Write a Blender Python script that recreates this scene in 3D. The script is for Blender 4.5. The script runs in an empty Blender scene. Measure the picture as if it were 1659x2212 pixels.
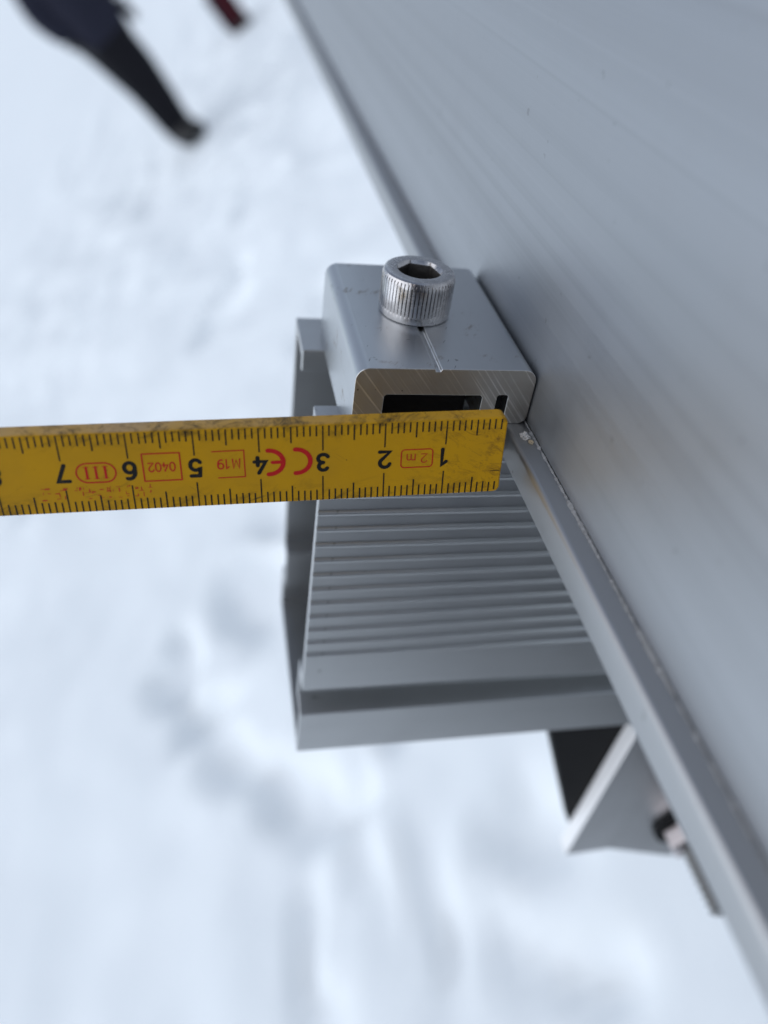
import bpy, bmesh, math, random
from mathutils import Vector, Matrix, noise

scene = bpy.context.scene
col = scene.collection
random.seed(7)

# ------------------------------------------------------------------ camera
TILT = math.radians(42.0)          # slope of the mounting table
CAM_H = 1.27                       # camera height above the snow
ROT = Matrix.Rotation(TILT, 4, 'Y')
# camera pose in the table's own axes (x along the rail, y along the frame, z off the table), millimetres
CAM_L = Vector((-23.5885, -114.4411, 65.5448))
CX = Vector((0.97788554, -0.17262032, 0.11807663))
CY = Vector((-0.02025622, -0.64009907, -0.7680253))
CZ = Vector((0.20815751, 0.74864905, -0.62944027))
BASE_Z = CAM_H - (ROT @ (CAM_L * .001)).z
TBL = Matrix.Translation((0, 0, BASE_Z)) @ ROT      # table axes -> world
cam_d = bpy.data.cameras.new('camera')
cam = bpy.data.objects.new('camera', cam_d)
col.objects.link(cam)
cl = Matrix(((CX.x, -CY.x, -CZ.x, CAM_L.x * .001), (CX.y, -CY.y, -CZ.y, CAM_L.y * .001),
             (CX.z, -CY.z, -CZ.z, CAM_L.z * .001), (0, 0, 0, 1)))
cam.matrix_world = TBL @ cl
cam_d.sensor_fit = 'VERTICAL'
cam_d.sensor_height = 36
cam_d.lens = 36 * 1754.33 / 2212
cam_d.clip_start = 0.005
cam_d.clip_end = 3000
cam_d.dof.use_dof = True
cam_d.dof.focus_distance = 0.137
cam_d.dof.aperture_fstop = 8.6
scene.camera = cam

# ------------------------------------------------------------------ sky, sun, exposure
SUN_EL, SUN_AZ = math.radians(52), math.radians(-112)   # azimuth measured from +Y towards +X
world = bpy.data.worlds.new('World')
scene.world = world
world.use_nodes = True
wn = world.node_tree
wn.nodes.clear()
wo = wn.nodes.new('ShaderNodeOutputWorld')
bg = wn.nodes.new('ShaderNodeBackground')
sky = wn.nodes.new('ShaderNodeTexSky')
sky.sky_type = 'NISHITA'
sky.sun_disc = False
sky.sun_elevation = SUN_EL
sky.sun_rotation = SUN_AZ
sky.air_density = 1.0
sky.dust_density = 0.3
sky.ozone_density = 1.0
bg.inputs['Strength'].default_value = 0.12
hs = wn.nodes.new('ShaderNodeHueSaturation')       # a thin even overcast: the blue is mostly veiled
hs.inputs['Saturation'].default_value = 0.56
wn.links.new(sky.outputs[0], hs.inputs['Color'])
wn.links.new(hs.outputs[0], bg.inputs[0])
wn.links.new(bg.outputs[0], wo.inputs[0])
sd = bpy.data.lights.new('sun', 'SUN')
sd.energy = 1.5
sd.angle = math.radians(100)
sd.color = (1.0, .99, .975)
sun = bpy.data.objects.new('sun', sd)
col.objects.link(sun)
sdir = Vector((math.sin(SUN_AZ) * math.cos(SUN_EL), math.cos(SUN_AZ) * math.cos(SUN_EL), math.sin(SUN_EL)))
sun.rotation_euler = sdir.to_track_quat('Z', 'Y').to_euler()
sun.location = sdir * 20
vs = scene.view_settings
vs.view_transform = 'Standard'
vs.look = 'None'
vs.exposure = 0.34
vs.gamma = 1.0
vs.use_curve_mapping = False
scene.cycles.use_denoising = True
scene.cycles.max_bounces = 8

# ------------------------------------------------------------------ helpers
def tag(o, label=None, cat=None, group=None, kind=None):
    if label: o['label'] = label
    if cat: o['category'] = cat
    if group: o['group'] = group
    if kind: o['kind'] = kind
    return o

def thing(name, label, cat, base=(0, 0, 0), table=True, rot=None, group=None):
    """Empty at a thing's base; base in table millimetres, or world metres when table is False."""
    o = bpy.data.objects.new(name, None)
    o.empty_display_size = .01
    col.objects.link(o)
    m = (TBL @ Matrix.Translation(Vector(base) * .001)) if table else Matrix.Translation(base)
    if rot is not None: m = m @ rot
    o.matrix_world = m
    return tag(o, label, cat, group)

def mesh_obj(name, bm, mats, parent=None, smooth=False, bevel=0, seg=2, k=.001):
    """bmesh (in mm unless k says otherwise) -> one linked object"""
    for v in bm.verts: v.co *= k
    bmesh.ops.recalc_face_normals(bm, faces=bm.faces)
    me = bpy.data.meshes.new(name)
    bm.to_mesh(me); bm.free()
    for m in (mats if isinstance(mats, (list, tuple)) else [mats]): me.materials.append(m)
    if smooth: me.polygons.foreach_set('use_smooth', [True] * len(me.polygons))
    o = bpy.data.objects.new(name, me)
    col.objects.link(o)
    if parent is not None: o.parent = parent
    if bevel:
        b = o.modifiers.new('bevel', 'BEVEL')
        b.width = bevel * k; b.segments = seg; b.limit_method = 'ANGLE'; b.angle_limit = math.radians(35)
        b.harden_normals = False
    return o

def share(src, parent, loc):
    o = src.copy(); col.objects.link(o); o.parent = parent
    o.location = Vector(loc) * .001
    return o

def extrude_profile(pts, axis, a, b, bm=None):
    """closed 2-D polygon extruded along 'x' (pts = y,z) or 'y' (pts = x,z) from a to b"""
    bm = bm or bmesh.new()
    f = (lambda p, t: (t, p[0], p[1])) if axis == 'x' else (lambda p, t: (p[0], t, p[1]))
    v0 = [bm.verts.new(f(p, a)) for p in pts]
    v1 = [bm.verts.new(f(p, b)) for p in pts]
    bm.faces.new(v0); bm.faces.new(list(reversed(v1)))
    n = len(pts)
    for i in range(n):
        j = (i + 1) % n
        bm.faces.new((v0[i], v0[j], v1[j], v1[i]))
    return bm

def box(x0, x1, y0, y1, z0, z1, bm=None):
    return extrude_profile([(y0, z0), (y1, z0), (y1, z1), (y0, z1)], 'x', x0, x1, bm)

def arc(cx, cz, r, a0, a1, n=8):
    return [(cx + r * math.cos(math.radians(a0 + (a1 - a0) * i / n)), cz + r * math.sin(math.radians(a0 + (a1 - a0) * i / n))) for i in range(n + 1)]

def lathe_rings(bm, rings, n, closed_bottom=True, closed_top=True, fr=None):
    """rings: list of (radius or function(angle), z)"""
    vs_ = []
    for r, z in rings:
        row = []
        for i in range(n):
            a = 2 * math.pi * i / n
            rr = r(a) if callable(r) else r
            row.append(bm.verts.new((rr * math.cos(a), rr * math.sin(a), z)))
        vs_.append(row)
    for k in range(len(vs_) - 1):
        for i in range(n):
            j = (i + 1) % n
            bm.faces.new((vs_[k][i], vs_[k][j], vs_[k + 1][j], vs_[k + 1][i]))
    if closed_bottom: bm.faces.new(list(reversed(vs_[0])))
    if closed_top: bm.faces.new(vs_[-1])
    return vs_

# ------------------------------------------------------------------ materials
class NT:
    def __init__(s, name):
        s.m = bpy.data.materials.new(name); s.m.use_nodes = True
        s.t = s.m.node_tree; s.t.nodes.clear()
        s.out = s.n('ShaderNodeOutputMaterial')
        s.p = s.n('ShaderNodeBsdfPrincipled')
        s.l(s.p.outputs[0], s.out.inputs[0])
    def n(s, ty, **kw):
        nd = s.t.nodes.new(ty)
        for k, v in kw.items(): setattr(nd, k, v)
        return nd
    def l(s, a, b): s.t.links.new(a, b)
    def coords(s, scale=(1, 1, 1), rot=(0, 0, 0)):
        tc = s.n('ShaderNodeTexCoord'); mr = s.n('ShaderNodeMapping'); mp = s.n('ShaderNodeMapping')
        mr.inputs['Rotation'].default_value = rot; mp.inputs['Scale'].default_value = scale
        s.l(tc.outputs['Object'], mr.inputs[0]); s.l(mr.outputs[0], mp.inputs[0]); return mp.outputs[0]
    def noise(s, vec, scale=1, detail=4, rough=.55, dist=0):
        nd = s.n('ShaderNodeTexNoise'); nd.inputs['Scale'].default_value = scale
        nd.inputs['Detail'].default_value = detail; nd.inputs['Roughness'].default_value = rough
        nd.inputs['Distortion'].default_value = dist
        s.l(vec, nd.inputs['Vector']); return nd.outputs['Fac']
    def ramp(s, fac, stops):
        r = s.n('ShaderNodeValToRGB'); e = r.color_ramp.elements
        while len(e) < len(stops): e.new(.5)
        for el, (pos, c) in zip(e, stops):
            el.position = pos; el.color = c if len(c) == 4 else (*c, 1)
        s.l(fac, r.inputs[0]); return r.outputs[0]
    def rng(s, fac, a, b, lo=0., hi=1.):
        r = s.n('ShaderNodeMapRange'); r.inputs[1].default_value = lo; r.inputs[2].default_value = hi
        r.inputs[3].default_value = a; r.inputs[4].default_value = b
        s.l(fac, r.inputs[0]); return r.outputs[0]
    def mix(s, fac, a, b, blend='MIX'):
        m = s.n('ShaderNodeMix', data_type='RGBA', blend_type=blend)
        for sock, v in ((m.inputs[0], fac), (m.inputs[6], a), (m.inputs[7], b)):
            if isinstance(v, (int, float)): sock.default_value = v
            elif isinstance(v, tuple): sock.default_value = v if len(v) == 4 else (*v, 1)
            else: s.l(v, sock)
        return m.outputs[2]
    def math(s, op, a, b=0.):
        m = s.n('ShaderNodeMath', operation=op)
        for sock, v in ((m.inputs[0], a), (m.inputs[1], b)):
            if isinstance(v, (int, float)): sock.default_value = v
            else: s.l(v, sock)
        return m.outputs[0]
    def bump(s, h, strength, dist):
        b = s.n('ShaderNodeBump'); b.inputs['Strength'].default_value = strength; b.inputs['Distance'].default_value = dist
        s.l(h, b.inputs['Height']); s.l(b.outputs[0], s.p.inputs['Normal'])
    def set(s, **kw):
        for k, v in kw.items():
            k = k.replace('_', ' ')
            sock = s.p.inputs[k]
            if isinstance(v, (int, float)): sock.default_value = v
            elif isinstance(v, tuple): sock.default_value = v if len(v) == 4 else (*v, 1)
            else: s.l(v, sock)

def aluminium(name, base, rough, axis, streak=.06, scuff=.5, var=.1, bumpy=.15, smudge=False, dieline=False):
    """anodised extrusion: fine die lines along one axis, faint scuffs and specks"""
    t = NT(name)
    sc = [900, 900, 900]; sc['xyz'.index(axis)] = 1.5
    sc2 = [150, 150, 150]; sc2['xyz'.index(axis)] = .5
    lines = t.noise(t.coords(tuple(sc)), 1, 3, .6)
    wide = t.noise(t.coords(tuple(sc2)), 1, 2, .5)
    cloud = t.noise(t.coords((1, 1, 1)), 60, 4, .6)
    speck = t.noise(t.coords((1, 1, 1)), 420, 2, .5)
    b = Vector(base)
    c = t.mix(t.rng(wide, 0, 1, .3, .7), tuple(b * (1 - streak)), tuple(b * (1 + streak)))
    c = t.mix(t.rng(cloud, 0, .12, .5, .8), c, tuple(b * .82))
    c = t.mix(t.rng(speck, 0, scuff, .735, .77), c, (.12, .12, .11))
    if dieline:                               # long darker die lines drawn along the extrusion
        dl = t.noise(t.coords((420, .25, 420)), 1, 2, .5); dl2 = t.noise(t.coords((1500, .6, 1500)), 1, 2, .5)
        c = t.mix(t.rng(dl, 0, .14, .56, .66), c, tuple(b * .55))
        c = t.mix(t.rng(dl2, 0, .07, .50, .70), c, tuple(b * 1.45))
    if smudge:                                # brownish rubbed patches and hairline nicks
        patch = t.noise(t.coords(), 150, 2, .5); fine = t.noise(t.coords((900, 300, 900), (0, 0, .5)), 1, 4, .8)
        c = t.mix(t.math('MULTIPLY', t.rng(patch, 0, 1, .60, .70), t.rng(fine, 0, .75, .50, .62)), c, (.22, .17, .13))
        nick = t.noise(t.coords((2200, 260, 500), (0, 0, .45)), 1, 2, .5)
        c = t.mix(t.rng(nick, 0, .8, .735, .76), c, (.10, .10, .10))
    r = t.math('ADD', t.rng(lines, rough - var * .5, rough + var * .5, .25, .75), t.rng(cloud, -.015, .03, .4, .75))
    t.set(Base_Color=c, Metallic=1., Roughness=r)
    t.bump(t.math('ADD', lines, t.math('MULTIPLY', wide, .8)), bumpy, .00004)
    return t.m

M = {}
M['rail'] = aluminium('rail_aluminium', (.51, .52, .525), .40, 'x', .02, .4, .05, .04)
M['clamp'] = aluminium('clamp_aluminium', (.54, .56, .575), .33, 'y', .03, .6, .08, .08, True)
M['ledge'] = aluminium('ledge_aluminium', (.44, .45, .46), .42, 'y', .03, .9, .06, .05)
M['wall'] = aluminium('wall_aluminium', (.40, .42, .445), .50, 'y', .05, .3, .05, .02, False, True)
M['plate'] = aluminium('plate_aluminium', (.47, .475, .485), .40, 'z', .04, .4)

def sawn():
    t = NT('sawn_aluminium')
    w = t.n('ShaderNodeTexNoise'); 
    v = t.coords((4200, 1, 60), (0, math.radians(38), 0))
    t.l(v, w.inputs['Vector']); w.inputs['Scale'].default_value = .5; w.inputs['Detail'].default_value = 3
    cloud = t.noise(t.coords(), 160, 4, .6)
    speck = t.noise(t.coords(), 700, 2, .5)
    c = t.mix(t.rng(w.outputs['Fac'], 0, 1, .55, .68), (.40, .38, .35), (.66, .64, .61))
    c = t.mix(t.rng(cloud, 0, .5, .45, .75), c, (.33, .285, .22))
    c = t.mix(t.rng(speck, 0, .8, .72, .75), c, (.05, .04, .03))
    t.set(Base_Color=c, Metallic=.9, Roughness=t.rng(w.outputs['Fac'], .55, .38))
    t.bump(w.outputs['Fac'], .5, .0001)
    return t.m
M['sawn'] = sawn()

def steel():
    t = NT('bright_steel')
    g = t.noise(t.coords(), 900, 4, .6)
    c = t.mix(t.rng(g, 0, 1, .35, .7), (.46, .455, .46), (.58, .575, .58))
    t.set(Base_Color=c, Metallic=1., Roughness=t.rng(g, .20, .30, .3, .7))
    t.bump(g, .10, .00003)
    return t.m
M['steel'] = steel()

def ruler_paint():
    t = NT('yellow_ruler_paint')
    tc = t.n('ShaderNodeTexCoord'); sx = t.n('ShaderNodeSeparateXYZ'); t.l(tc.outputs['Object'], sx.inputs[0])
    geo = t.n('ShaderNodeTexCoord'); nx = t.n('ShaderNodeSeparateXYZ'); t.l(geo.outputs['Normal'], nx.inputs[0])
    cloud = t.noise(t.coords(), 90, 4, .6)
    grain = t.noise(t.coords((60, 900, 900)), 1, 3, .6)
    yel = t.mix(t.rng(cloud, 0, 1, .3, .75), (.54, .285, .004), (.46, .245, .008))
    # bare wood along the worn upper edge towards the handled end
    up = t.rng(nx.outputs['Z'], 0, 1, .35, .8)
    far = t.rng(sx.outputs['X'], 1, .12, -.060, -.020)
    worn = t.math('MULTIPLY', up, t.math('MULTIPLY', far, t.rng(cloud, .35, 1, .35, .6)))
    wood = t.mix(grain, (.40, .25, .10), (.50, .34, .17))
    c = t.mix(worn, yel, wood)
    # grime: smears along both edges and thin scratches
    edge = t.math('MAXIMUM', t.rng(sx.outputs['Z'], 0, 1, .0105, .0140), t.rng(sx.outputs['Z'], .7, 0, .0, .0045))
    smear = t.noise(t.coords((150, 150, 330), (0, .35, 0)), 1, 6, .75, .6)
    grime = t.math('MULTIPLY', edge, t.rng(smear, 0, .95, .50, .66))
    grime2 = t.rng(smear, 0, .5, .62, .78)
    c = t.mix(t.math('MAXIMUM', grime, grime2), c, (.035, .026, .012))
    s1 = t.noise(t.coords((1500, 40, 60), (0, .9, 0)), 1, 2, .5)
    s2 = t.noise(t.coords((1500, 40, 70), (0, -1.25, 0)), 1, 2, .5)
    scr = t.math('MULTIPLY', t.math('MAXIMUM', t.rng(s1, 0, .7, .70, .74), t.rng(s2, 0, .7, .71, .75)), t.rng(cloud, 0, 1, .5, .6))
    c = t.mix(scr, c, (.06, .045, .02))
    tip = t.rng(sx.outputs['X'], 0, 1, -.022, -.002)                  # the tip is handled most
    rub = t.noise(t.coords((260, 260, 520), (0, -.5, 0)), 1, 5, .8, .8)
    c = t.mix(t.math('MULTIPLY', tip, t.rng(rub, 0, .75, .50, .68)), c, (.13, .06, .012))
    dots = t.noise(t.coords(), 1400, 1, .4)
    c = t.mix(t.rng(dots, 0, .6, .76, .80), c, (.03, .02, .01))
    t.set(Base_Color=c, Roughness=t.rng(cloud, .45, .65), Specular_IOR_Level=.2)
    t.bump(t.math('ADD', smear, grain), .12, .0001)
    return t.m
M['yellow'] = ruler_paint()

def ink(name, colr, wear):
    t = NT(name)
    w = t.noise(t.coords(), 1300, 4, .7)
    c = t.mix(t.rng(w, 0, wear, .55, .72), colr, (.30, .18, .02))
    t.set(Base_Color=c, Roughness=.5, Specular_IOR_Level=.3)
    return t.m
M['black_ink'] = ink('black_ink', (.008, .008, .008), .15)
M['red_ink'] = ink('red_ink', (.46, .010, .010), .2)
M['worn_red_ink'] = ink('worn_red_ink', (.45, .035, .012), .6)

def plain(name, c, rough=.6, metal=0., var=.15, scale=40, spec=.5):
    t = NT(name)
    n_ = t.noise(t.coords(), scale, 4, .6)
    b = Vector(c)
    t.set(Base_Color=t.mix(n_, tuple(b * (1 - var)), tuple(b * (1 + var))), Roughness=rough, Metallic=metal, Specular_IOR_Level=spec)
    t.bump(n_, .15, .002)
    return t.m
M['black'] = plain('matt_black', (.010, .010, .011), .75, spec=.2)  # matt black, standing in for shade in clamp recesses and on the gusset
M['sealant'] = plain('pale_sealant', (.26, .265, .27), .8, scale=1500, var=.8)
M['crumb'] = plain('pale_crumb', (.55, .54, .52), .8, scale=900)
M['crumb2'] = plain('tan_crumb', (.48, .40, .28), .8, scale=900)
M['galv'] = plain('galvanised_steel', (.50, .52, .53), .45, 1., .2, 60)
M['jacket'] = plain('navy_cloth', (.016, .017, .030), .85, scale=9, spec=.2)
M['trousers'] = plain('black_cloth', (.006, .006, .009), .85, scale=9, spec=.2)
M['greypatch'] = plain('grey_cloth', (.045, .045, .055), .85, scale=9, spec=.2)
M['boots'] = plain('black_leather', (.008, .008, .009), .5, scale=9)
M['skin'] = plain('skin', (.50, .32, .24), .55, scale=30)
M['hair'] = plain('dark_knit', (.02, .02, .025), .9, scale=200)
M['maroon'] = plain('maroon_cloth', (.04, .004, .008), .8, scale=12, spec=.2)
def snow_mat():
    t = NT('snow')
    a = t.noise(t.coords(), 2.2, 6, .6); b = t.noise(t.coords(), 90, 3, .6)
    t.set(Base_Color=t.mix(a, (.77, .825, .855), (.83, .875, .90)), Roughness=.75, Specular_IOR_Level=.25)
    t.bump(b, .25, .01)
    return t.m
M['snow'] = snow_mat()

# ------------------------------------------------------------------ snow-covered ground
PR = [  # trodden hollows: x, y, radius x, radius y, depth, heading
    (-1.80, 6.35, .28, .20, .09, .3), (-1.62, 5.75, .26, .18, .08, 1.), (-.62, 5.6, .25, .18, .07, .2), (-.72, 6.6, .3, .2, .08, .8),
    (-1.05, 3.24, .17, .12, .09, .5), (-.98, 3.52, .14, .10, .07, 1.2), (-1.30, 4.2, .2, .12, .06, .2), (-.75, 4.3, .2, .14, .07, .9),
    (-1.00, 1.50, .11, .19, .10, .3), (-.88, 1.78, .09, .13, .06, .1), (-1.33, 1.40, .12, .09, .11, .8), (-1.21, 1.20, .13, .09, .10, -.5),
    (-1.06, 1.00, .12, .07, .08, -.6), (-.95, .86, .11, .07, .08, -.5), (-.81, .75, .10, .08, .08, .2), (-.60, .86, .08, .05, .06, .6),
    (-.88, .50, .06, .12, .045, .2), (-.74, .58, .05, .10, .04, .0), (-.63, .47, .05, .13, .045, -.3), (-.53, .38, .06, .10, .04, .2),
    (-.46, .55, .07, .06, .05, .7), (-.95, .30, .09, .07, .04, .4), (-.43, .30, .06, .06, .06, 0), (-2.1, 2.9, .2, .12, .04, .5), (-.5, 2.6, .2, .16, .07, .2)]
def snow_h(x, y):
    z = .05 * noise.fractal(Vector((x * .55, y * .55, 3.1)), 1, 2, 3) + .018 * noise.fractal(Vector((x * 2.3, y * 2.3, 9.)), 1, 2, 3)
    near = max(0., 1 - abs(y - .6) / 1.3) * max(0., 1 - abs(x + .55) / .7)
    z += .02 * near * noise.fractal(Vector((x * 5., y * 5., 4.)), 1, 2, 2)
    wx = .10 * noise.noise(Vector((x * 4.1, y * 4.1, 21.))) + .05 * noise.noise(Vector((x * 9.7, y * 9.7, 5.)))
    wy = .10 * noise.noise(Vector((x * 4.1, y * 4.1, 37.))) + .05 * noise.noise(Vector((x * 9.7, y * 9.7, 15.)))
    z += (.005 + .02 * min(1., max(0., (y - 2.4) / 2))) * noise.fractal(Vector((x * 3.6, y * 3.6, 2.)), 1, 2, 3)
    for (px, py, rx, ry, d, h) in PR:
        dx, dy = x - px + wx, y - py + wy
        if abs(dx) < .9 and abs(dy) < .9:
            c, s = math.cos(h), math.sin(h)
            u, v = (dx * c + dy * s) / rx, (-dx * s + dy * c) / ry
            q = math.sqrt(u * u + v * v)
            z += -.78 * d * math.exp(-q ** 2.2) + .12 * d * math.exp(-((q - 1.3) / .35) ** 2)
    return z
def axis_coords(a, b, step, far):
    xs = []
    x = a
    while x <= b: xs.append(x); x += step
    s, x = step, b
    while x < far: s *= 1.25; x += s; xs.append(x)
    s, x = step, a
    while x > -far: s *= 1.25; x -= s; xs.insert(0, x)
    return xs
gx, gy = axis_coords(-3.0, .6, .03, 1500), axis_coords(-.6, 7.6, .035, 1500)
gverts = [(x, y, (snow_h(x, y) if abs(x) < 60 and abs(y) < 60 else 0.) + 16 * min(1., max(0., (math.hypot(x, y) - 40) / 260)) ** 1.3) for y in gy for x in gx]
nx_ = len(gx)
gfaces = [(j * nx_ + i, j * nx_ + i + 1, (j + 1) * nx_ + i + 1, (j + 1) * nx_ + i) for j in range(len(gy) - 1) for i in range(nx_ - 1)]
gm = bpy.data.meshes.new('snow_ground')
gm.from_pydata(gverts, [], gfaces)
gm.polygons.foreach_set('use_smooth', [True] * len(gfaces))
gm.materials.append(M['snow'])
ground = bpy.data.objects.new('snow_ground', gm)
col.objects.link(ground)
tag(ground, 'trodden snow covering the open ground', kind='structure')

# ------------------------------------------------------------------ mounting rail (deep channel with lips, ribs and side grooves)
RT, RB, RD = -16.5, -106.4, 50.4       # top, bottom, depth
XE = -4.4                              # sawn end
GT, GB = -83.0, -91.8                  # side groove
rail = thing('mounting_rail', 'ribbed aluminium mounting rail with sawn open end under the clamp', 'rail', (XE, 0, RB))
def rail_profile():
    w, lip, hook = 1.9, 14.7, 5.0
    near = [(0, RB), (0, GB), (5.5, GB + 1.2), (5.5, GT + .6), (0, GT), (0, RT), (lip, RT), (lip, RT - hook), (lip - 1.7, RT - hook),
            (lip - 1.7, RT - 2.2), (w, RT - 2.2), (w, GT + 2.6), (7.4, GT + 2.6), (7.4, GB - .8), (w, GB - .8), (w, RB + 2.4)]
    outer_near = near[:7]; inner_near = near[6:]
    pts = near + [(RD - p[0], p[1]) for p in reversed(near)]
    return [(p[0], p[1] - RB) for p in pts]
body = mesh_obj('body', extrude_profile(rail_profile(), 'x', 0, 900), M['rail'], rail, bevel=.22)
# ribs: rounded beads along the face
bead = [(0.02, -.62)] + [(-.50 * math.cos(math.radians(a)), .55 * math.sin(math.radians(a))) for a in (-75, -50, -25, 0, 25, 50, 75)] + [(.02, .62)]
first = None
for k in range(-3, 11):
    z = -30.69 - 4.002 * k - RB
    if first is None:
        first = mesh_obj('rib', extrude_profile(bead, 'x', .1, 899.5), M['rail'], rail)
        first.location = (0, 0, z * .001)
    else:
        share(first, rail, (0, 0, z))

# ------------------------------------------------------------------ frame: ledge with tall wall, running away along the row
ZF, XF, XW = -10.74, 27.9, 31.85
frame = thing('panel_frame', 'long grey aluminium frame with tall streaked wall and narrow ledge', 'frame', (XF, 0, RT))
lp = arc(1.0, ZF - RT - 1.0, 1.0, 90, 180, 6)
lp = [(50, 0.03), (50, ZF - RT)] + lp + arc(.4, .43, .4, 180, 270, 4)
bm = extrude_profile(lp, 'y', -700, 2600)
ledge = mesh_obj('ledge', bm, M['ledge'], frame)
for p in ledge.data.polygons: p.use_smooth = len(p.vertices) == 4
ledge.data.set_sharp_from_angle(angle=math.radians(40))
WX = XW - XF
wp = [(WX, ZF - RT + .05), (WX, 86 - RT - 2), (WX + 2, 86 - RT), (WX + 38, 86 - RT), (WX + 40, 84 - RT), (WX + 40, ZF - RT + .05)]
wall = mesh_obj('wall', extrude_profile(wp, 'y', -700, 2600), M['wall'], frame, bevel=.6)
# pale sealant squeezed out unevenly where wall and ledge meet
bm = bmesh.new()
rows = []
yy = -170.
while yy < 1200:
    n0 = noise.noise(Vector((yy * .09, 1.3, 0))); n1 = noise.noise(Vector((yy * .9, 7.7, 0)))
    n2 = noise.noise(Vector((yy * 3.1, 2.2, 0)))
    w_ = max(.04, .34 + .35 * n0 + .35 * n1 + .3 * n2) * (1 if yy < -2.5 else .25)
    h_ = w_ * .8
    rows.append([bm.verts.new((WX + .02, yy, ZF - RT + h_)), bm.verts.new((WX - w_ * .6, yy, ZF - RT + h_ * .62)), bm.verts.new((WX - w_, yy, ZF - RT + .01))])
    yy += .25 if yy < 60 else 6
for a, b in zip(rows, rows[1:]):
    bm.faces.new((a[0], a[1], b[1], b[0])); bm.faces.new((a[1], a[2], b[2], b[1]))
mesh_obj('sealant_bead', bm, M['sealant'], frame, smooth=True)

# ------------------------------------------------------------------ clamp
CW, CL = 31.55, 41.8
clamp = thing('module_clamp', 'thick aluminium clamp block bolted over rail and ledge', 'clamp', (0, 0, RT))
Z0 = -RT                              # top, in clamp coordinates
FT = ZF - RT + .02                    # right foot level
prof = [(0, 0)]
prof += arc(2.4, Z0 - 2.4, 2.4, 180, 90, 10)
prof += [(13.3, Z0), (13.45, Z0 - .5), (14.25, Z0 - .5), (14.5, Z0)]
prof += arc(CW - 2.4, Z0 - 2.4, 2.4, 90, 0, 10)
prof += arc(CW - 1.6, FT + 1.6, 1.6, 0, -90, 6)
prof += [(27.2, FT)] + [(27.2, Z0 - 5.2), (26.9, Z0 - 4.9), (25.5, Z0 - 4.9), (25.2, Z0 - 5.2)] + [(25.2, FT), (22.5, FT), (22.5, Z0 - 5.4), (22.1, Z0 - 5.0), (5.6, Z0 - 5.0), (5.2, Z0 - 5.4), (5.2, 0)]
bm = extrude_profile(prof, 'y', 0, CL)
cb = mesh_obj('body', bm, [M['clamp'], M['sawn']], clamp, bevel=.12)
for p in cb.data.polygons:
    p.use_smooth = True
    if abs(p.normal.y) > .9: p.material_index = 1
cb.data.set_sharp_from_angle(angle=math.radians(30))

mesh_obj('slot_shade_strip', box(25.25, 27.15, 2.5, 41, FT + .3, Z0 - 5.0), M['black'], clamp)['label'] = 'black strip added so the narrow slot looks dark'  # added strip: stands in for the darkness of a deep slot
mesh_obj('insert', box(5.45, 22.25, 7, 36, .15, Z0 - 5.3), M['black'], clamp, bevel=.4)['label'] = 'black insert added to darken the clamp pocket'  # added block: keeps daylight from showing through the open pocket
# ------------------------------------------------------------------ socket head bolt
bolt = thing('socket_head_bolt', 'knurled steel socket head bolt standing on the clamp', 'bolt', (13.9, 21.4, 0.03))
NSEG = 58 * 6
def knurl(r, d):
    def f(a):
        t_ = (a / (2 * math.pi) * 58) % 1
        q = min(t_, 1 - t_) * 2
        return r - d * max(0., 1 - q / .34)
    return f
def hexr(r):
    def f(a):
        aa = (a - math.radians(105) + math.pi / 6) % (math.pi / 3) - math.pi / 6
        return r * math.cos(math.pi / 6) / math.cos(math.pi / 6 - abs(aa))
    return f
def hex_chamfer(a):
    return max(4.1, hexr(3.95)(a))
bm = bmesh.new()
lathe_rings(bm, [(5.4, 0), (6.42, 0), (6.58, .18), (6.62, .5), (6.62, 1.35), (knurl(6.60, .08), 1.5), (knurl(6.66, .30), 1.75), (knurl(6.66, .34), 4.2), (knurl(6.66, .32), 6.5),
                 (knurl(6.62, .20), 7.0), (knurl(6.50, .06), 7.45), (6.36, 7.8), (6.14, 7.98), (5.9, 8.04), (4.9, 8.05), (4.20, 8.05), (4.12, 8.03),
                 (hexr(4.02), 7.5), (hexr(3.96), 7.38), (hexr(3.93), 3.4), (.4, 2.8)], NSEG)
hd = mesh_obj('head', bm, [M['steel'], plain('shaded_socket_steel', (.10, .095, .09), .45, .9, .2, 600)], bolt)
for p in hd.data.polygons:
    p.use_smooth = True
    if p.center.xy.length < .00402 and .002 < p.center.z < .00745: p.material_index = 1      # shade inside the hexagon socket, put into its colour
hd.data.set_sharp_from_angle(angle=math.radians(28))
bm = bmesh.new()
lathe_rings(bm, [(3.9, -30), (3.9, 1.0)], 24)
mesh_obj('shank', bm, M['steel'], bolt, smooth=False)

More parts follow.
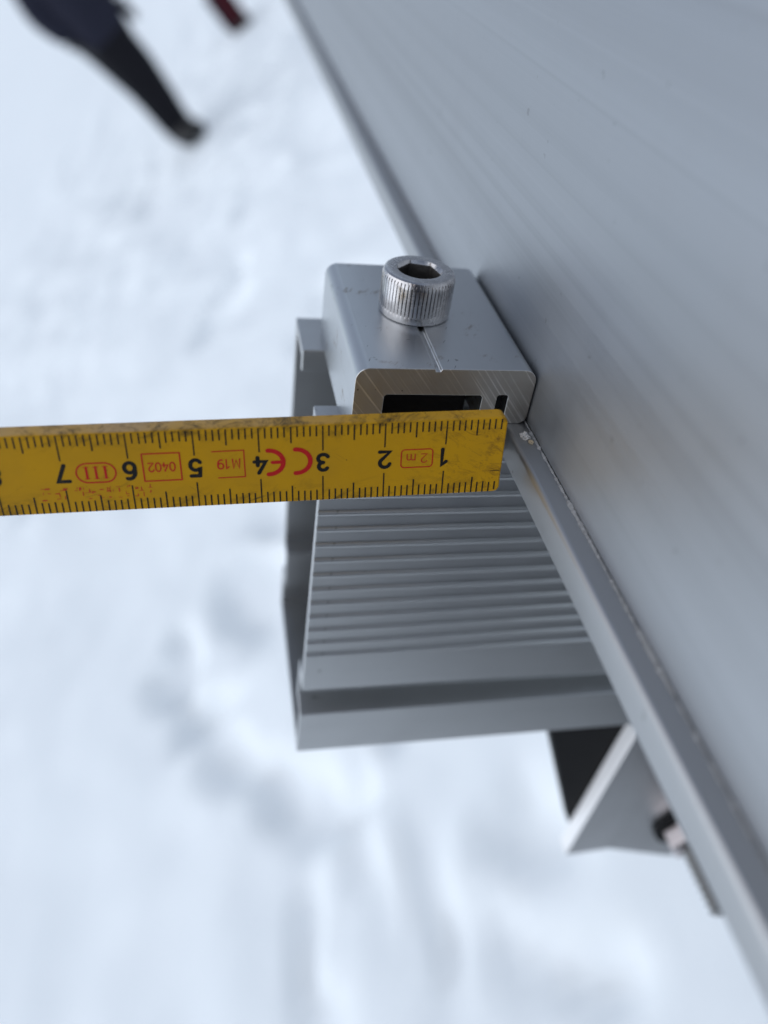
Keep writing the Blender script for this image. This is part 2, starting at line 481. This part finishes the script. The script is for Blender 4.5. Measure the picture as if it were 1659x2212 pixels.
# ------------------------------------------------------------------ stroke lettering
def A(cx, cy, rx, ry, a0, a1, n=12):
    return [(cx + rx * math.cos(math.radians(a0 + (a1 - a0) * i / n)), cy + ry * math.sin(math.radians(a0 + (a1 - a0) * i / n))) for i in range(n + 1)]
GL = {
    '0': [A(.3, .5, .27, .47, 0, 360, 24)],
    '1': [[(.12, .78), (.34, .97), (.34, .03)]],
    '2': [A(.3, .70, .26, .27, 165, -35, 12) + [(.05, .04), (.58, .04)]],
    '3': [A(.29, .74, .23, .23, 150, -90, 12), A(.29, .27, .26, .24, 90, -155, 14)],
    '4': [[(.40, .97), (.04, .30), (.60, .30)], [(.44, .52), (.44, .05)]],
    '5': [[(.55, .96), (.13, .96), (.09, .55)] + A(.30, .33, .26, .30, 130, -150, 16)],
    '6': [A(.31, .32, .25, .29, 0, 360, 20), [(.07, .38)] + A(.36, .52, .30, .44, 165, 70, 8)],
    '7': [[(.05, .95), (.57, .95), (.20, .03)]],
    '8': [A(.3, .73, .21, .23, 0, 360, 18), A(.3, .26, .26, .25, 0, 360, 18)],
    '9': [A(.29, .68, .25, .29, 0, 360, 20), [(.53, .62)] + A(.24, .48, .30, .44, -15, -110, 8)],
    'M': [[(.04, .02), (.10, .97), (.36, .12), (.62, .97), (.68, .02)]],
    'm': [[(.05, .02), (.05, .66)], A(.24, .44, .19, .2, 180, 0, 8) + [(.43, .02)], A(.62, .44, .19, .2, 180, 0, 8) + [(.81, .02)]],
    'A': [[(.02, .02), (.30, .97), (.58, .02)], [(.14, .36), (.46, .36)]],
    '-': [[(.1, .48), (.5, .48)]],
    'L': [[(.1, .97), (.1, .04), (.5, .04)]], 'S': [A(.3, .73, .22, .23, 50, 270, 10) + A(.3, .26, .22, .24, 90, -130, 10)],
    'D': [[(.08, .03), (.08, .97), (.25, .97)] + A(.25, .5, .3, .47, 90, -90, 12) + [(.08, .03)]],
    'Z': [[(.06, .96), (.56, .96), (.06, .04), (.56, .04)]],
}
def stroke(bm, pts, half, to3, lift):
    """one pen stroke of half-width `half` with round ends; to3(x, y, lift) -> 3-D"""
    pts = [Vector(p) for p in pts]
    closed = (pts[0] - pts[-1]).length < 1e-5
    if closed: pts = pts[:-1]
    n = len(pts)
    L_, R_ = [], []
    for i in range(n):
        a = pts[i - 1] if (i > 0 or closed) else None
        b = pts[(i + 1) % n] if (i < n - 1 or closed) else None
        d1 = (pts[i] - a).normalized() if a is not None else None
        d2 = (b - pts[i]).normalized() if b is not None else None
        d1 = d1 or d2; d2 = d2 or d1
        n1 = Vector((-d1.y, d1.x)); n2 = Vector((-d2.y, d2.x))
        mt = n1 + n2
        mt = mt.normalized() if mt.length > 1e-4 else n1
        k = min(1.6, 1 / max(.3, mt.dot(n1)))
        L_.append(pts[i] + mt * half * k); R_.append(pts[i] - mt * half * k)
    V = lambda p: bm.verts.new(to3(p.x, p.y, lift))
    lv = [V(p) for p in L_]; rv = [V(p) for p in R_]
    for i in range(n if closed else n - 1):
        j = (i + 1) % n
        bm.faces.new((rv[i], rv[j], lv[j], lv[i]))
    if not closed:
        for (c, l, r, s) in ((pts[0], lv[0], rv[0], -1), (pts[-1], lv[-1], rv[-1], 1)):
            off = l.co - r.co
            base = (L_[0] - pts[0]) if s < 0 else (R_[-1] - pts[-1])
            fan = []
            for q in range(1, 6):
                an = math.pi * q / 6
                w_ = Vector((base.x * math.cos(an) - base.y * math.sin(an), base.x * math.sin(an) + base.y * math.cos(an)))
                fan.append(V(c + w_))
            bm.faces.new(([l] + fan + [r]) if s < 0 else ([r] + fan + [l]))
def text(bm, s, x0, y0, h, half, to3, width=None, gap=.22, sx=1.):
    adv = [max(p[0] for st in GL[c] for p in st) for c in s]
    tot = sum(adv) + gap * (len(s) - 1)
    x = -tot / 2
    for c, a in zip(s, adv):
        for q, st in enumerate(GL[c]):
            stroke(bm, [(x0 + (x + p[0]) * h * sx, y0 + (p[1] - .5) * h) for p in st], half, to3, q * .004)
        x += a + gap
# marks stamped around the bolt's rim
bm = bmesh.new()
def rim(a_c):
    def f(x, y, lift):
        rr = 5.12 + y; a = math.radians(a_c) - x / 5.12
        return (rr * math.cos(a), rr * math.sin(a), 8.065 + lift)
    return f
text(bm, 'A2-70', 0, 0, 1.15, .085, rim(150), gap=.35)
text(bm, 'LS', 0, 0, 1.15, .085, rim(-12), gap=.35)
mesh_obj('stamped_marks', bm, plain('stamped_steel', (.80, .79, .78), .30, 1., .1, 900), bolt)

# ------------------------------------------------------------------ folding ruler
from mathutils import Quaternion
rv_ = Vector((-.1056, -.066, -.0329))
RQ = Quaternion(rv_.normalized(), rv_.length).to_matrix().to_4x4()
ruler = thing('folding_ruler', 'worn yellow folding ruler held upside down before the clamp', 'ruler', (24.5, -11.69, -16.66), rot=RQ)
RH, RTK, RL = 14.05, 3.05, 236.0
# blade outline in (x = -s, z = w)
out = [(-RL + 7, -.12)] + arc(-1.0, .9, 1.0, -90, 0, 5) + [(-.05, 3.), (.02, 9.)] + arc(-1.25, RH - 1.2, 1.3, 0, 90, 6) + [(-RL + 7, RH + .1)] + arc(-RL + 7, RH / 2, RH / 2 + .1, 90, 270, 12)[1:-1]
bm = extrude_profile(out, 'y', 0, RTK)
blade = mesh_obj('blade', bm, M['yellow'], ruler, bevel=.32, seg=3)
PF = -.03
def rl(x, y, lift):       # x = s, y = w
    return (-x, PF - lift, y)
rnd = random.Random(3)
bm = bmesh.new()
def tick(s, w0, w1, half):
    j = rnd.uniform(-.03, .03)
    v = [bm.verts.new((-(s + a) + j, PF, w)) for a, w in ((-half, w0), (half, w0), (half, w1), (-half, w1))]
    bm.faces.new(v)
for mm in range(1, 225):
    if mm % 10 == 0: lt, lb, hw = 4.35, 4.62, .105
    elif mm % 5 == 0: lt, lb, hw = 2.85, 3.1, .115
    else: lt, lb, hw = 1.85, 2.05, .115
    tick(mm, RH - .22 - lt + rnd.uniform(-.1, .1), RH - .22, hw)
    tick(mm, .05 if mm > 1 else .4, lb + rnd.uniform(-.1, .1), hw)
for a_, b_, w_ in ((.35, 2.0, 4.1),):
    v = [bm.verts.new((-x_, PF, z_)) for x_, z_ in ((a_, w_), (b_, w_ - .05), (b_, w_ + .06), (a_, w_ + .12))]
    bm.faces.new(v)
mesh_obj('scale_ticks', bm, M['black_ink'], ruler)
def printed(name, fn, mat, label=None):
    b_ = bmesh.new(); fn(b_)
    o = mesh_obj(name, b_, mat, ruler)
    if label: o['label'] = label
    return o
def flip(cs, cw):          # print is upside down for the viewer
    return lambda x, y, lift: rl(cs + x, cw - y, lift)
for n_ in range(1, 10):
    printed('numeral', lambda b_: text(b_, str(n_), 0, 0, 3.1, .32, flip(n_ * 10 - .1, 7.2), sx=1.02), M['black_ink'])
def frame_line(b_, s0, s1, w0, w1, half, r=0.02, gapx=0):
    if r < .1:
        pts = [(s0, w0), (s1, w0), (s1, w1), (s0, w1), (s0, w0)]
        for q in range(4): stroke(b_, [pts[q], pts[q + 1]], half, rl, .001 * q)
    else:
        P_ = A(s1 - r, w1 - r, r, r, 0, 90, 6) + A(s0 + r, w1 - r, r, r, 90, 180, 6) + A(s0 + r, w0 + r, r, r, 180, 270, 6) + A(s1 - r, w0 + r, r, r, 270, 360, 6)
        stroke(b_, P_ + [P_[0]], half, rl, 0)
printed('length_box', lambda b_: frame_line(b_, 12.05, 17.25, 5.5, 8.85, .095, .55), M['red_ink'], 'small red rounded outline around 2m')
printed('length_mark', lambda b_: text(b_, '2m', 0, 0, 1.75, .09, flip(14.6, 7.15), gap=.55), M['worn_red_ink'], 'half rubbed-off red 2m')
def ce(b_):
    for c0 in (34.3, 38.6):
        stroke(b_, [(c0 - 2.3 * math.cos(math.radians(a)), 7.6 + 2.18 * math.sin(math.radians(a))) for a in range(-92, 93, 8)], .38, rl, 0)
    stroke(b_, [(36.4, 7.6), (38.0, 7.6)], .30, rl, .004)
printed('ce_mark', ce, M['red_ink'], 'bold red CE letters')
def m19(b_):
    for q, s_ in enumerate(([(42.4, 5.2), (42.4, 10.05)], [(42.4, 10.05), (47.3, 10.0)], [(42.4, 5.2), (46.6, 5.2)])): stroke(b_, s_, .09, rl, .001 * q)
    text(b_, 'M19', 0, 0, 1.75, .12, flip(44.8, 7.65), gap=.22)
printed('code_box', m19, M['red_ink'], 'red outlined box reading M19')
def b0402(b_):
    frame_line(b_, 52.25, 57.95, 5.2, 10.1, .11)
    text(b_, '0402', 0, 0, 1.65, .11, flip(55.1, 7.65), gap=.16, sx=.88)
printed('code_box', b0402, M['red_ink'], 'red outlined box reading 0402')
def iii(b_):
    frame_line(b_, 62.1, 68.0, 5.4, 8.85, .12, 1.7)
    for c0 in (63.65, 65.05, 66.45):
        stroke(b_, [(c0, 6.15), (c0, 8.15)], .19, rl, 0)
        for w_ in (6.12, 8.18): stroke(b_, [(c0 - .42, w_), (c0 + .42, w_)], .05, rl, .004)
printed('class_mark', iii, M['red_ink'], 'red class III in a rounded outline')
# remains of a rubbed-off red line of print: only scraps of strokes are left
def scraps(b_):
    r_ = random.Random(11)
    s_ = 56.8
    while s_ < 73.2:
        for q in range(5):
            if r_.random() < .8:
                a0 = s_ + r_.uniform(0, .9); w0 = 2.6 + r_.choice((0, .5, 1., 1.5, 1.9)) + r_.uniform(-.15, .15)
                if r_.random() < .6: stroke(b_, [(a0, w0), (a0 + r_.uniform(.2, .7), w0 + r_.uniform(-.06, .06))], r_.uniform(.04, .11), rl, .002 * q)
                else: stroke(b_, [(a0, w0), (a0 + r_.uniform(-.1, .1), min(4.6, w0 + r_.uniform(.3, .8)))], r_.uniform(.04, .10), rl, .002 * q)
        s_ += 1.15
printed('rubbed_print', scraps, M['worn_red_ink'], 'scraps of rubbed-off red print')
bm = bmesh.new(); lathe_rings(bm, [(4.2, 0), (4.2, .35), (3.6, .55)], 32)
rvt = mesh_obj('hinge_rivet', bm, M['steel'], ruler, smooth=False)
rvt.location = (-(RL - 7) * .001, 0, RH * .0005); rvt.rotation_euler = (math.pi / 2, 0, 0)

# ------------------------------------------------------------------ crumbs lying on the ledge
def crumb(name, label, x, y, z, r, mat, seed, n_=1):
    bm = bmesh.new()
    bmesh.ops.create_icosphere(bm, subdivisions=3, radius=r)
    for v in bm.verts:
        d = v.co.normalized()
        k = 1 + .75 * noise.fractal(d * 1.9 + Vector((seed, 0, 0)), 1, 2, 4)
        v.co = Vector((d.x * r * k, d.y * r * k * 1.15, max(-r * .35, d.z * r * k * .75)))
    o = mesh_obj(name, bm, mat, None)
    o.matrix_world = TBL @ Matrix.Translation(Vector((x, y, z + r * .35)) * .001)
    return tag(o, label, 'crumb', 'crumbs on the ledge')
crumb('crumb', 'ragged white crumb on the ledge just below the clamp corner', 30.2, -4.4, ZF, .75, M['crumb'], 1.)
crumb('crumb', 'small tan crumb touching the larger white crumb on the ledge', 30.75, -5.9, ZF, .42, M['crumb2'], 5.)

# ------------------------------------------------------------------ bracket below the rail
brk = thing('support_bracket', 'grey aluminium bracket plate with chamfered foot below the rail', 'bracket', (86, 0, -172))
# plate outline in x,z ; hangs from the underside of the rail
plo = [(-.8, -4.0), (14.0, -3.0), (39, -13), (60, -13), (60, 65.4), (2.5, 65.4)]
pl = mesh_obj('plate', extrude_profile(plo, 'y', 0, 5.6), [M['plate'], plain('cut_aluminium', (.86, .87, .88), .6, .15, .06, 400)], brk, bevel=.3)
for p in pl.data.polygons:
    if p.normal.x < -.8: p.material_index = 1
gus = [(-23.5, 65.4), (3.4, 65.4), (3.4, 52), (1.2, 2.5)]
o = mesh_obj('gusset', extrude_profile(gus, 'y', 5.65, 12), M['black'], brk, bevel=.3)  # black colour stands in for the gusset's shaded face
o['label'] = 'triangular gusset behind the plate, coloured black for shade'
hb = thing('hex_bolt', 'threaded bolt with nut through the bracket plate', 'bolt', (121.5, 0, -163), rot=Matrix.Rotation(math.pi / 2, 4, 'X'))
bm = bmesh.new(); lathe_rings(bm, [(9.5, 0.02), (9.5, 1.8)], 40)
mesh_obj('washer', bm, M['black'], hb, bevel=.25)
bm = bmesh.new(); lathe_rings(bm, [(6.2, 1.85), (7.5, 2.5), (7.5, 7.8), (6.2, 8.5)], 6)
mesh_obj('nut', bm, plain('nut_steel', (.62, .57, .57), .35, 1., .1, 300), hb, bevel=.3)
bm = bmesh.new()
rings = [(3.9, -12), (3.9, 8.4)]
zz = 8.6
while zz < 27.5:
    rings += [(2.9, zz), (4.3, zz + 1.1)]; zz += 2.2
rings += [(3.1, 28.2)]
lathe_rings(bm, rings, 28)
mesh_obj('thread', bm, plain('dark_thread_steel', (.30, .295, .29), .35, 1., .2, 400), hb)
# post carrying the bracket, standing in the snow
top = TBL @ (Vector((135, 13, -166)) * .001)
post = thing('support_post', 'galvanised steel post holding the bracket up from the snow', 'post', (top.x + .035, top.y + .03, -.35), table=False)
pp = [(-35, -18), (35, -18), (35, -13), (-30, -13), (-30, 13), (35, 13), (35, 18), (-35, 18)]
bm = bmesh.new()
ph = (top.z + .35) * 1000 - 6
v0 = [bm.verts.new((a, b, 0)) for a, b in pp]; v1 = [bm.verts.new((a, b, ph)) for a, b in pp]
bm.faces.new(v0); bm.faces.new(v1)
for i in range(8): bm.faces.new((v0[i], v0[(i + 1) % 8], v1[(i + 1) % 8], v1[i]))
mesh_obj('column', bm, M['galv'], post, bevel=1.)

# ------------------------------------------------------------------ people
def skin_body(name, nodes, edges, parent, paint, mats):
    """one continuous figure grown over a skeleton; nodes: name -> (x, y, z, rx, ry)"""
    keys = list(nodes)
    me = bpy.data.meshes.new(name)
    me.from_pydata([nodes[k][:3] for k in keys], [(keys.index(a), keys.index(b)) for a, b in edges], [])
    o = bpy.data.objects.new(name + '_skeleton', me)
    col.objects.link(o)
    sk = o.modifiers.new('skin', 'SKIN')
    lay = me.skin_vertices[0].data if me.skin_vertices else None
    if lay is None:
        bmm = bmesh.new(); bmm.from_mesh(me); bmm.verts.layers.skin.verify(); bmm.to_mesh(me); bmm.free()
        lay = me.skin_vertices[0].data
    for i, k in enumerate(keys):
        lay[i].radius = nodes[k][3:5]; lay[i].use_root = (i == 0)
    ss = o.modifiers.new('sub', 'SUBSURF'); ss.levels = 2; ss.render_levels = 2
    dg = bpy.context.evaluated_depsgraph_get(); dg.update()
    em = bpy.data.meshes.new_from_object(o.evaluated_get(dg))
    bpy.data.objects.remove(o)
    for m in mats: em.materials.append(m)
    for p in em.polygons:
        p.use_smooth = True; p.material_index = paint(p.center)
    b = bpy.data.objects.new(name, em)
    col.objects.link(b); b.parent = parent
    return b
E_BODY = [('pel', 'waist'), ('waist', 'chest'), ('chest', 'neck'), ('neck', 'head'), ('head', 'crown'),
          ('chest', 'shL'), ('shL', 'elL'), ('elL', 'wrL'), ('chest', 'shR'), ('shR', 'elR'), ('elR', 'wrR'),
          ('pel', 'hipL'), ('hipL', 'knL'), ('knL', 'anL'), ('anL', 'toL'), ('pel', 'hipR'), ('hipR', 'knR'), ('knR', 'anR'), ('anR', 'toR')]
def figure(fx, fy, heading, name, label, over=None, coat=.86):
    root = thing(name, label, 'person', (fx, fy, snow_h(fx, fy) - .01), table=False, rot=Matrix.Rotation(heading, 4, 'Z'))
    # figure faces +X; y is to its left
    N = {'pel': (0, 0, .96, .135, .165), 'waist': (0, 0, 1.10, .135, .165), 'chest': (.0, 0, 1.34, .14, .19), 'neck': (.01, 0, 1.53, .065, .065),
         'head': (.03, 0, 1.66, .095, .085), 'crown': (.02, 0, 1.76, .075, .07),
         'shL': (0, .20, 1.44, .075, .075), 'elL': (-.03, .27, 1.16, .06, .06), 'wrL': (.08, .25, .92, .045, .045),
         'shR': (0, -.20, 1.44, .075, .075), 'elR': (-.05, -.27, 1.16, .06, .06), 'wrR': (.04, -.25, .92, .045, .045),
         'hipL': (0, .09, .88, .105, .105), 'knL': (.05, .08, .50, .072, .072), 'anL': (-.02, .07, .10, .062, .062), 'toL': (.17, .08, .045, .05, .05),
         'hipR': (0, -.09, .88, .105, .105), 'knR': (.0, -.08, .50, .072, .072), 'anR': (-.08, -.07, .11, .062, .062), 'toR': (.10, -.08, .045, .05, .05)}
    if over: N.update(over)
    def paint(c):
        if c.z > 1.50: return 3
        if c.z > coat: return 0
        if c.z < .16: return 2
        return 1
    b = skin_body('body', N, E_BODY, root, paint, [M['jacket'], M['trousers'], M['boots'], M['skin']])
    # knitted cap and a simple face
    hx, hy, hz = N['head'][:3]
    bm = bmesh.new(); bmesh.ops.create_uvsphere(bm, u_segments=24, v_segments=14, radius=.115)
    bmesh.ops.delete(bm, geom=[v for v in bm.verts if v.co.z < -.005], context='VERTS')
    for v in bm.verts: v.co += Vector((hx - .01, hy, hz + .05))
    mesh_obj('cap', bm, M['hair'], root, smooth=True, k=1.)
    bm = bmesh.new(); bmesh.ops.create_cone(bm, segments=10, radius1=.018, radius2=.008, depth=.05, cap_ends=True)
    for v in bm.verts: v.co += Vector((hx + .105, hy, hz - .005))
    mesh_obj('nose', bm, M['skin'], root, smooth=True, k=1.)
    for s_ in (-1, 1):
        bm = bmesh.new(); bmesh.ops.create_icosphere(bm, subdivisions=2, radius=.011)
        for v in bm.verts: v.co += Vector((hx + .088, hy + s_ * .032, hz + .02))
        mesh_obj('eye', bm, M['boots'], root, smooth=True, k=1.)
    bm = bmesh.new(); bmesh.ops.create_icosphere(bm, subdivisions=2, radius=.02)
    for v in bm.verts: v.co = Vector((v.co.x * .3 + hx + .092, v.co.y + hy, v.co.z * .25 + hz - .05))
    mesh_obj('mouth', bm, M['maroon'], root, smooth=True, k=1.)
    # gloved hands: palm, four fingers and a thumb
    for w_, e_ in (('wrL', 'elL'), ('wrR', 'elR')):
        a = Vector(N[w_][:3]); d = (a - Vector(N[e_][:3])).normalized()
        side = d.cross(Vector((0, 1, 0))).normalized(); nrm = side.cross(d).normalized()
        hn = {'w': (*a, .036, .03), 'p': (*(a + d * .07), .042, .026)}
        he = [('w', 'p')]
        for q, (o_, l_) in enumerate(((-.033, .075), (-.011, .085), (.011, .08), (.033, .062))):
            b0 = a + d * .10 + side * o_; b1 = b0 + d * l_ * .5 + nrm * .008; b2 = b1 + d * l_ * .4 + nrm * .025
            hn.update({'a%d' % q: (*b0, .012, .012), 'b%d' % q: (*b1, .011, .011), 'c%d' % q: (*b2, .010, .010)})
            he += [('p', 'a%d' % q), ('a%d' % q, 'b%d' % q), ('b%d' % q, 'c%d' % q)]
        t0 = a + d * .035 + side * -.045; t1 = t0 + d * .04 - side * .02 + nrm * .02
        hn.update({'t0': (*t0, .014, .014), 't1': (*t1, .012, .012)})
        he += [('w', 't0'), ('t0', 't1')]
        skin_body('glove', hn, he, root, lambda c: 0, [M['boots']])
    return root
walker = figure(-1.21, 6.13, math.radians(-48), 'person', 'person in dark jacket and black trousers walking on the snow',
                {'pel': (0, 0, .98, .22, .22), 'waist': (0, 0, 1.12, .24, .24), 'chest': (0, 0, 1.34, .23, .24),
                 'elL': (.02, .26, 1.16, .075, .075), 'wrL': (.10, .20, .95, .06, .06), 'elR': (-.03, -.26, 1.16, .075, .075), 'wrR': (.02, -.22, .95, .06, .06),
                 'hipL': (.02, .06, .82, .17, .14), 'knL': (.04, .035, .48, .115, .10), 'anL': (.0, .03, .12, .08, .07), 'toL': (.17, .02, .05, .06, .06),
                 'hipR': (-.02, -.06, .82, .17, .14), 'knR': (.0, -.035, .48, .115, .10), 'anR': (-.05, -.035, .12, .08, .07), 'toR': (.12, -.06, .05, .06, .06)}, coat=.84)

# dark red holdall standing on the snow farther off
bag = thing('holdall', 'dark red and black holdall standing upright on the snow', 'bag', (-.63, 8.22, snow_h(-.63, 8.22) - .01), table=False, rot=Matrix.Rotation(math.radians(8), 4, 'Z'))
def soft_box(x0, x1, y0, y1, z0, z1, b_): 
    return box(x0, x1, y0, y1, z0, z1)
mesh_obj('body', soft_box(-95, 95, -70, 70, 40, 420, 25), M['maroon'], bag, bevel=28, seg=4, smooth=True)
mesh_obj('base', soft_box(-102, 102, -76, 76, 0, 60, 15), M['boots'], bag, bevel=16, seg=3, smooth=True)
mesh_obj('side_pocket', soft_box(-122, -92, -55, 55, 50, 360, 10), M['jacket'], bag, bevel=12, seg=3, smooth=True)
bm = bmesh.new()
pts = [Vector((60 * math.cos(a), 0, 415 + 70 * math.sin(a))) for a in [math.pi * i / 12 for i in range(13)]]
prev = None
for p in pts:
    d = Vector((p.x, 0, p.z - 415)).normalized()
    ring = [bm.verts.new(p + d * 9 * math.cos(q) + Vector((0, 14, 0)) * math.sin(q)) for q in [2 * math.pi * i / 8 for i in range(8)]]
    if prev:
        for i in range(8): bm.faces.new((prev[i], prev[(i + 1) % 8], ring[(i + 1) % 8], ring[i]))
    prev = ring
mesh_obj('handle', bm, M['boots'], bag, smooth=True)

# the photographer, standing behind the camera and shading the near faces
cw = cam.matrix_world.translation
figure(cw.x - .10, cw.y - .46, math.radians(93), 'person', 'person in dark clothing standing close behind the camera', {
    'pel': (0, 0, .98, .19, .24), 'waist': (0, 0, 1.12, .19, .25), 'chest': (.02, 0, 1.34, .19, .26),
    'head': (.10, 0, 1.64, .095, .085), 'crown': (.10, 0, 1.75, .075, .07), 'neck': (.05, 0, 1.52, .065, .065),
    'elL': (.06, .38, 1.18, .085, .085), 'wrL': (.20, .36, 1.17, .06, .06), 'elR': (.02, -.36, 1.18, .085, .085), 'wrR': (.14, -.26, 1.27, .06, .06),
    'hipL': (.02, .11, .82, .17, .17), 'knL': (.07, .11, .48, .13, .14), 'hipR': (.02, -.11, .82, .17, .17), 'knR': (.07, -.11, .48, .13, .14)}, coat=.62)
